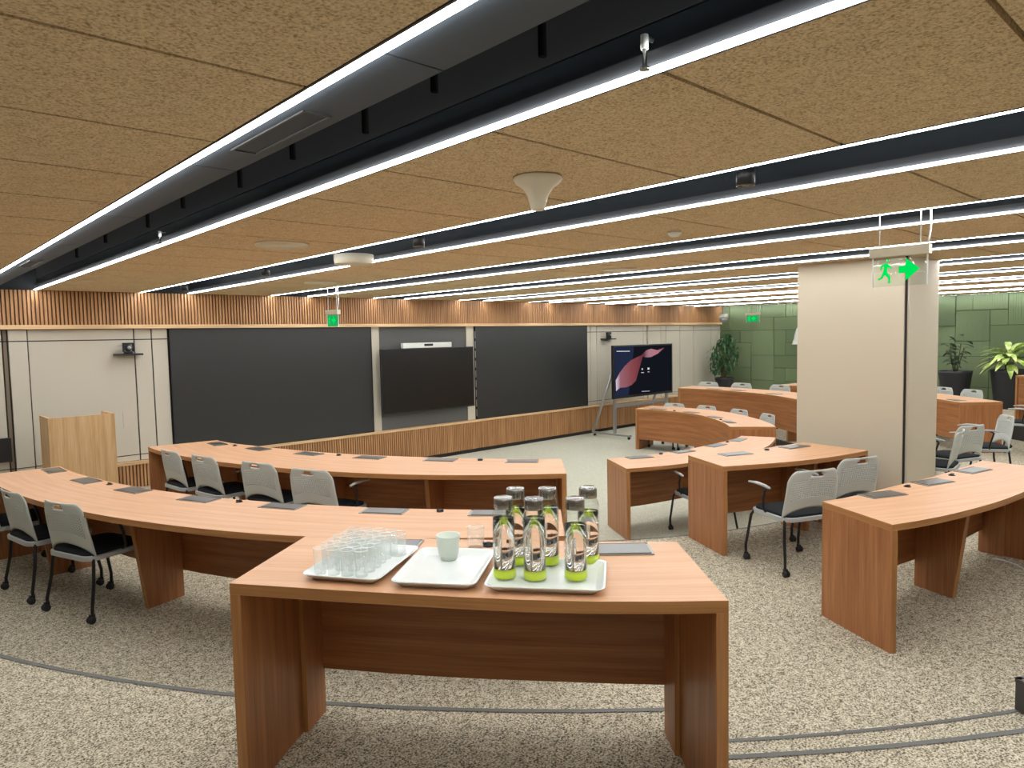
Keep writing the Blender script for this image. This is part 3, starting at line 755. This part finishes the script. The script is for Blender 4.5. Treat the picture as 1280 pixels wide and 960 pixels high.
# ------------------------------------------------------------ exit signs
def man_arrow(y0, z0, s, parent, rev=False):
    """running figure and arrow; plate lies in the YZ plane and is read from -X; +Y is the reader's left"""
    bb = MB(); X = -.004
    def poly(pts): bb.quad([(X, y0 - px*s, z0 + pz*s) for px, pz in pts][::-1])
    # head
    poly([(.28+.05*math.cos(k*PI/5), .86+.05*math.sin(k*PI/5)) for k in range(10)])
    poly([(.18, .78), (.30, .76), (.26, .45), (.13, .45)])
    poly([(.28, .76), (.42, .62), (.39, .56), (.26, .66)]); poly([(.19, .76), (.04, .70), (.04, .55), (.09, .55), (.10, .65), (.2, .68)])
    poly([(.16, .46), (.27, .46), (.38, .30), (.36, .08), (.30, .08), (.30, .27), (.18, .38)])
    poly([(.13, .48), (.22, .42), (.12, .26), (-.02, .20), (-.04, .26), (.07, .31)])
    bb.build('running_figure', M['exit_green'], parent)
    bb = MB()
    def poly(pts): bb.quad([(X, y0 - px*s, z0 + pz*s) for px, pz in pts][::-1])
    poly([(.62, .40), (.84, .40), (.84, .14), (1.28, .52), (.84, .90), (.84, .64), (.62, .64)])
    bb.build('arrow', M['exit_green'], parent)
def exit_sign(x, yc, zt, w_, label, field=False, gz=.64, rodtop=ZC+.3, ph=.16):
    t = thing('exit_sign', label, 'exit sign', (x, yc, zt))
    bb = MB(); bb.box(-.025, .025, -w_/2, w_/2, -.055, 0); bb.build('housing', M['cone'], t, bevel=.003)
    bb = MB(); bb.box(-.003, .003, -w_/2+.012, w_/2-.012, -.055-ph, -.055); pl = bb.build('plate', M['sign_plate'], t)
    for y in (-w_/2+.012, w_/2-.018):
        bb = MB(); bb.box(-.004, .004, y, y+.006, -.055-ph, -.055); bb.build('plate_edge', M['white'], pl)
    if field:
        bb = MB(); bb.box(-.0035, .0035, -w_/2+.03, w_/2-.03, -.045-ph, -.062); bb.build('lit_field', M['exit_field'], pl)
    man_arrow(w_*.34 if not field else w_*.36, -.055-ph*(.98 if not field else .95), ph*1.0 if not field else min(ph*.95, w_*.6), pl)
    for y in (-w_*.34, w_*.34):
        bb = MB(); bb.tube([(0, y, 0), (0, y, rodtop-zt)], .0035, 6); bb.build('hanger_rod', M['white'], t)
    bb = MB(); bb.tube([(0, -w_*.44, -.03), (-.012, -w_*.47, .0), (0, -w_*.50, .08), (.0, -w_*.49, rodtop-zt)], .005, 6); bb.build('power_cable', M['white'], t)
exit_sign(4.40, 1.49, 2.59, .32, 'green running-figure exit sign with arrow hanging before the column', ph=.17, rodtop=ZC+.3)
exit_sign(4.40, 8.16, 2.50, .32, 'small green exit sign hanging before the left part of the slatted wall', True)
exit_sign(14.60, 7.95, 2.54, .34, 'small green exit sign hanging before the green wall', True)

# ------------------------------------------------------------ ceiling fittings
t = thing('ceiling_horn_antenna', 'off-white funnel-shaped fitting hanging under the ceiling board', 'ceiling fitting', (2.10, 2.11, ZC)); t.name = 'funnel_fitting'
bb = MB(); bb.lathe([(0, -.001), (.098, -.001), (.102, -.010), (.092, -.026), (.065, -.045), (.045, -.075), (.036, -.105), (.031, -.128), (.024, -.137), (0, -.139)], 36)
bb.build('shell', M['cone'], t)
bb = MB(); bb.lathe([(.094, 0.0), (.094, -.004)], 30); bb.build('mounting_ring', M['dark_metal'], t)
def disc(x, y, z, r, h, label, m='cone'):
    t = thing('ceiling_speaker', label, 'ceiling speaker', (x, y, z), 0, 'round ceiling speakers')
    bb = MB(); bb.lathe([(0, -h+.004), (r*.86, -h+.004), (r*.88, -h), (r*.96, -h), (r, -h*.5), (r, 0), (0, 0)], 36); bb.build('rim', M[m], t)
    bb = MB(); bb.lathe([(0, -h+.002), (r*.86, -h+.002), (r*.86, -h+.006)], 36); bb.build('grille', M['cone'], t)
disc(2.13, 4.62, ZC, .18, .014, 'round white ceiling speaker on the board between the second and third light lines')
disc(2.98, 5.14, ZC+.03, .16, .075, 'round white ceiling speaker inside the dark slot in mid room')
disc(3.85, 7.4, ZC, .18, .014, 'faint round ceiling speaker near the small exit sign')
disc(5.71, 4.57, ZC, .18, .014, 'faint round ceiling speaker above the centre aisle')
def can(x, y, label):
    t = thing('can_downlight', label, 'downlight', (x, y, ZC), 0, 'can downlights in the dark slots')
    bb = MB(); bb.lathe([(.036, .10), (.042, .10), (.042, .0), (.036, .0), (.034, .02), (.030, .05), (0, .05)], 20); bb.build('can', M['black'], t)
    bb = MB(); bb.lathe_open([(.042, .001), (.036, -.003), (.030, .03)], 20); bb.build('reflector', M['steel'], t)
    bb = MB(); bb.tube([(0, 0, .10), (0, 0, .42)], .006, 6); bb.build('stem', M['black'], t)
for y, q in ((1.66, 'nearest, in the picture\'s right half'), (4.22, 'second nearest'), (6.87, 'third nearest'), (9.3, 'farthest, by the slatted wall')):
    can(2.98, y, 'black can downlight in the second dark slot, ' + q)
o = MB(); o.lathe([(0, -.03), (.025, -.03), (.042, -.015), (.045, 0), (0, 0)], 20)
tag(o.build('smoke_detector', M['white'], loc=(3.94, 2.70, ZC)), 'small white smoke detector on the third ceiling board strip', 'smoke detector')
for x, y, q in ((1.53, 1.10, 'at the near end'), (1.53, 5.05, 'at the far end')):
    t = thing('sprinkler_head', 'tiny chrome sprinkler beside the second light line %s' % q, 'sprinkler', (x-.05, y, ZC+.01))
    bb = MB(); bb.lathe([(.006, .05), (.006, 0), (.014, -.006), (.014, -.012), (0, -.014)], 12); bb.build('head', M['steel'], t)
    bb = MB(); bb.tube([(0, 0, .04), (0, 0, .075)], .010, 8); bb.build('drop_pipe', M['white'], t)
    bb = MB(); bb.tube([(0, 0, .07), (.034, 0, .07)], .006, 6); bb.build('supply_stub', M['dark_metal'], t)
# dome camera in the far corner
t = thing('dome_camera', 'white dome camera hanging in the far corner by the green wall', 'camera', (16.1, 9.56, ZC))
bb = MB(); bb.tube([(0, 0, 0), (0, 0, -.2)], .028, 10); bb.build('stem', M['white'], t)
bb = MB(); bb.lathe([(0, -.18), (.09, -.19), (.12, -.24), (.12, -.30)], 24); bb.build('hood', M['white'], t)
bb = MB(); bb.lathe([(.115, -.30), (.105, -.36), (.06, -.41), (0, -.42)], 24); bb.build('dome', M['silver'], t)
# wall washers for the green wall
for y in (8.72, 4.42, 0.8):
    t = thing('wall_washer', 'small spotlight washing the green wall, %s' % ('left of the column' if y > 8 else ('right of the column' if y > 4 else 'outside the picture')), 'spotlight', (16.25, y, ZC+.02))
    bb = MB(); bb.lathe([(.03, .08), (.035, .08), (.035, 0), (.03, 0), (.028, .04), (0, .04)], 16); bb.build('can', M['black'], t)
    ld = bpy.data.lights.new('wall_washer_lamp', 'SPOT'); ld.energy = 22; ld.spot_size = math.radians(62); ld.spot_blend = .8; ld.shadow_soft_size = .03; ld.color = (.93, 1, .9)
    lo_ = bpy.data.objects.new('lamp', ld); COL.objects.link(lo_); lo_.parent = t; lo_.location = (0, 0, -.02)
    d = Vector((.30, 0, -1)); lo_.rotation_euler = d.to_track_quat('-Z', 'Y').to_euler()
# white bell ornament on green wall
o = MB(); o.lathe([(0, .44), (.05, .43), (.10, .36), (.135, .22), (.15, .12), (.165, .10), (.18, .03), (.19, .02), (.19, 0), (0, 0)], 28)
tag(o.build('wall_ornament', M['white'], loc=(16.45, 7.73, 1.79)), 'white bell-shaped piece on the green wall, half hidden by the column', 'wall ornament')

# ------------------------------------------------------------ plants
def pot(t, r, h, m='pot'):
    bb = MB(); bb.lathe([(0, 0), (r*.70, 0), (r*.72, .01), (r*.97, h*.93), (r, h), (r*.93, h), (r*.90, h-.05), (0, h-.05)], 32); p = bb.build('pot', M[m], t)
    bb = MB(); bb.lathe([(0, h-.035), (r*.9, h-.04)], 24); bb.build('soil', M['soil'], p)
def leaf(L, W, droop, fold=.15, n=6):
    """leaf lying along +X from the origin"""
    bb = MB()
    for i in range(n+1):
        t = i/n; w_ = W*math.sin(PI*min(1, t*.93+.05))**.8*(1-.25*t); x = L*t*(1-.12*droop*t); z = -droop*L*t*t*.7
        bb.v += [(x, -w_, z+fold*w_), (x, 0, z), (x, w_, z+fold*w_)]
    for i in range(n):
        a = i*3
        bb.face((a, a+3, a+4, a+1), [(0, 0)]*4, 0, True); bb.face((a+1, a+4, a+5, a+2), [(0, 0)]*4, 0, True)
    return bb
rg = random.Random(3)
t = thing('potted_plant', 'yellow-green broad-leaved plant in a tall black planter by the right edge', 'plant', (15.95, 3.45, Z2))
pot(t, .30, .74)
for k in range(54):
    az = rg.uniform(0, 2*PI); el = rg.uniform(-.1, 1.15); L = rg.uniform(.32, .50)
    r0 = rg.uniform(.02, .12); base = Vector((r0*math.cos(az), r0*math.sin(az), .84+rg.uniform(0, .16)+.12*el))
    o = leaf(L, rg.uniform(.05, .07), rg.uniform(.5, 1.0)).build('leaf', M['leaf_pale'], t)
    o.location = base; o.rotation_euler = (0, -el*.85, az)
for k in range(7):
    az = rg.uniform(0, 2*PI); bb = MB(); bb.tube([(0.04*math.cos(az), .04*math.sin(az), .69), (.1*math.cos(az), .1*math.sin(az), 1.05)], .008, 6); bb.build('stalk', M['stem'], t)
t = thing('potted_plant', 'sparse dark-leaved plant in a black planter just right of the column', 'plant', (15.95, 4.34, Z2))
pot(t, .30, .70)
for k in range(7):
    az = rg.uniform(0, 2*PI); tip = (.24*math.cos(az)*rg.uniform(.4, 1), .24*math.sin(az)*rg.uniform(.4, 1), rg.uniform(.95, 1.30))
    bb = MB(); bb.tube([(.03*math.cos(az), .03*math.sin(az), .65), (tip[0]*.5, tip[1]*.5, .85), tip], .008, 6); bb.build('stalk', M['stem'], t)
    for j in range(7):
        o = leaf(rg.uniform(.16, .24), .045, rg.uniform(.2, .9)).build('leaf', M['leaf_dark'], t)
        f = .45+.55*j/4; o.location = (tip[0]*f, tip[1]*f, .68+(tip[2]-.68)*f); o.rotation_euler = (0, rg.uniform(-.7, .3), rg.uniform(0, 2*PI))
t = thing('potted_tree', 'bushy dark green indoor tree in the corner left of the green wall', 'plant', (15.9, 9.43, Z2))
pot(t, .24, .42)
for k in range(4):
    az = k*1.7; bb = MB(); bb.tube([(.03*math.cos(az), .03*math.sin(az), .38), (.08*math.cos(az), .08*math.sin(az), .8), (.18*math.cos(az), .18*math.sin(az), 1.35)], [.014, .011, .006], 6); bb.build('trunk', M['bark'], t)
bb = MB(); lf = leaf(.13, .024, .6)
for k in range(620):
    hz = rg.random(); zz = .55+hz*.98; rad = (.40*math.sin(PI*min(1, hz*.9+.12))**.7)*math.sqrt(rg.random()); az = rg.uniform(0, 2*PI)
    T = Matrix.Translation((rad*math.cos(az)*.8, rad*math.sin(az)+(.75-hz)*.22-.05, zz)) @ Matrix.Rotation(rg.uniform(0, 2*PI), 4, 'Z') @ Matrix.Rotation(rg.uniform(-.4, 1.2), 4, 'Y')
    b0 = len(bb.v); bb.v += [tuple(T @ Vector(v)) for v in lf.v]
    for f in lf.f: bb.face([b0+i for i in f], [(0, 0)]*4, 0, True)
bb.build('foliage', M['leaf_green'], t, kind='stuff')

# ------------------------------------------------------------ things on the foreground desk
ZT = Z2 + .75
def tray(x, y, rot, label, w_=.29, d=.38):
    t = thing('serving_tray', label, 'tray', (x, y, ZT+.0005), math.radians(rot), 'white serving trays')
    bb = MB()
    def ring(hw, hd, z, rad, n=6):
        out = []
        for sx, sy, s0 in ((1, 1, 0), (-1, 1, 1), (-1, -1, 2), (1, -1, 3)):
            for k in range(n+1):
                a = (s0+k/n)*PI/2; out.append((sx*(hw-rad)+rad*math.cos(a), sy*(hd-rad)+rad*math.sin(a), z))
        return out
    hw, hd = w_/2, d/2
    rs = [ring(hw-.03, hd-.03, 0, .02), ring(hw-.004, hd-.004, .021, .03), ring(hw, hd, .025, .032), ring(hw-.003, hd-.003, .027, .03), ring(hw-.010, hd-.010, .024, .028), ring(hw-.032, hd-.032, .006, .02)]
    m = len(rs[0])
    for r_ in rs: bb.v += r_
    for l in range(len(rs)-1):
        for k in range(m):
            k2 = (k+1) % m; bb.face((l*m+k, l*m+k2, (l+1)*m+k2, (l+1)*m+k), [(0, 0)]*4, 0, True)
    bb.face(list(range(m))[::-1], [(0, 0)]*m); bb.face([(len(rs)-1)*m+k for k in range(m)], [(0, 0)]*m)
    o = bb.build('tray_body', M['ceramic'], t); return t
tray(1.264, 2.184, -57, 'glossy white tray on the left crowded with small glasses')
tray(1.436, 1.925, -52, 'glossy white middle tray, nearly empty with the cup at its back')
tray(1.622, 1.614, -51.5, 'glossy white tray on the right carrying six water bottles', .385, .30)
def lpos(cx, cy, rot, u, v):
    a = math.radians(rot); return (cx+u*math.cos(a)-v*math.sin(a), cy+u*math.sin(a)+v*math.cos(a))
# small glasses
M['rim'] = mat('rim', (.9, .93, .91, 1), .05); M['rim'].node_tree.nodes['Principled BSDF'].inputs['Alpha'].default_value = .55
bb = MB(); H = .090
bb.lathe_open([(.0233, H), (.0205, 0), (0.0005, 0)], 20)
SMALL = bb.mesh('small_glass', M['tumbler'])
bb = MB(); bb.lathe_open([(.0222, H-.001), (.0232, H+.0012), (.0242, H-.001)], 20); RIM = bb.mesh('rim', M['rim'])
rg = random.Random(5)
for i in range(4):
    for j in range(6):
        u, v = -.108+i*.0525+rg.uniform(-.003, .003), -.115+j*.050+rg.uniform(-.003, .003)
        x, y = lpos(1.264, 2.184, -57, u, v)
        o = thing('small_glass', 'small clear drinking glass standing in the crowd on the left white tray', 'glass', (x, y, ZT+.0075), 0, 'small glasses on the left tray')
        obj_from(SMALL, 'glass_body', o); obj_from(RIM, 'rim', o)
def tumbler(x, y, z, r, h, label):
    t = thing('water_glass', label, 'glass', (x, y, z))
    bb = MB(); bb.lathe_open([(r, h), (r*.93, 0), (.0005, 0)], 28); bb.build('glass_body', M['tumbler'], t)
    bb = MB(); bb.lathe_open([(r*.95, h-.001), (r*.975, h+.0015), (r*1.005, h-.001), (r*.975, h-.003), (r*.95, h-.001)], 28); bb.build('rim', M['tumbler'], t)
x, y = lpos(1.264, 2.184, -57, .075, .13)
tumbler(x, y, ZT+.0075, .032, .08, 'larger clear glass at the back right corner of the crowded tray')
tumbler(1.69, 2.07, ZT, .033, .08, 'single empty clear glass behind the middle tray near the cup')
# cup
t = thing('tea_cup', 'pale celadon cup standing at the back of the middle tray', 'cup', (1.515, 2.015, ZT+.0075), math.radians(-65))
bb = MB(); bb.lathe_open([(.0005, .003), (.022, .003), (.036, .02), (.040, .088), (.0425, .090), (.0435, .086), (.037, .03), (.028, .0), (.0005, 0)], 32); bb.build('cup_body', M['cup'], t)
bb = MB(); bb.tube([(-.036, .012, .068), (-.052, .018, .066), (-.056, .019, .048), (-.046, .015, .034), (-.033, .010, .034)], .0045, 8); bb.build('handle', M['cup'], t)
# bottles
def bottle(x, y, label, fill):
    t = thing('water_bottle', label, 'bottle', (x, y, ZT+.0075), 0, 'water bottles on the right tray')
    R, H = .0385, .222
    bb = MB(); bb.lathe_open([(.0005, .0), (R*.94, .0), (R, .006), (R, H-.012), (R*.93, H), (.030, H+.012), (.030, H+.03), (.028, H+.03), (.028, H+.012), (R*.90, H-.004), (R-.0008, H-.014)], 40)
    bb.build('glass_body', M['bottle_glass'], t)
    bb = MB(); r = R-.003; h = .036+(H-.05)*fill
    bb.lathe([(0, .0365), (r, .0365), (r, h), (0, h)], 40); bb.build('water', M['water'], t)
    bb = MB(); bb.lathe([(0, .005), (R-.003, .006), (R-.0012, .009), (R-.0012, .031), (0, .0315)], 40); bb.build('lime_base', M['lime'], t)
    c0 = H+.014
    bb = MB(); bb.lathe([(0, c0), (.0305, c0), (.0315, c0+.002), (.0315, c0+.034), (.029, c0+.037), (.0285, c0+.0355), (0, c0+.0355)], 36); bb.build('steel_cap', M['steel'], t)
bs = [(631, 724, 'front row, left', .97), (669, 726, 'front row, middle', .99), (720, 726, 'front row, right, lower water level', .86), (646, 707, 'back row, left', .97), (686, 707, 'back row, middle', .97), (736, 706, 'back row, right', .88)]
def unproj(px, py, z):
    d = m3 @ Vector((px-640, -(py-480), -F)); k = (z-CAMZ)/d.z; return d.x*k, d.y*k
for px, py, q, fl in bs:
    x, y = unproj(px, py-2, ZT+.0075); bottle(x, y, 'glass water bottle with steel cap and lime base, '+q, fl)
# white cable on the floor under the right desk
t = MB(); pts = [(unproj(px, py, Z1+.012)) for px, py in ((1240, 697), (1252, 699), (1263, 702), (1272, 706), (1284, 713), (1300, 716))]
t.tube([(x, y, Z1+.006) for x, y in pts], .006, 6)
tag(t.build('floor_cable', M['white']), 'white cable lying on the carpet under the right desk', 'cable')
print('objects', len(bpy.data.objects))
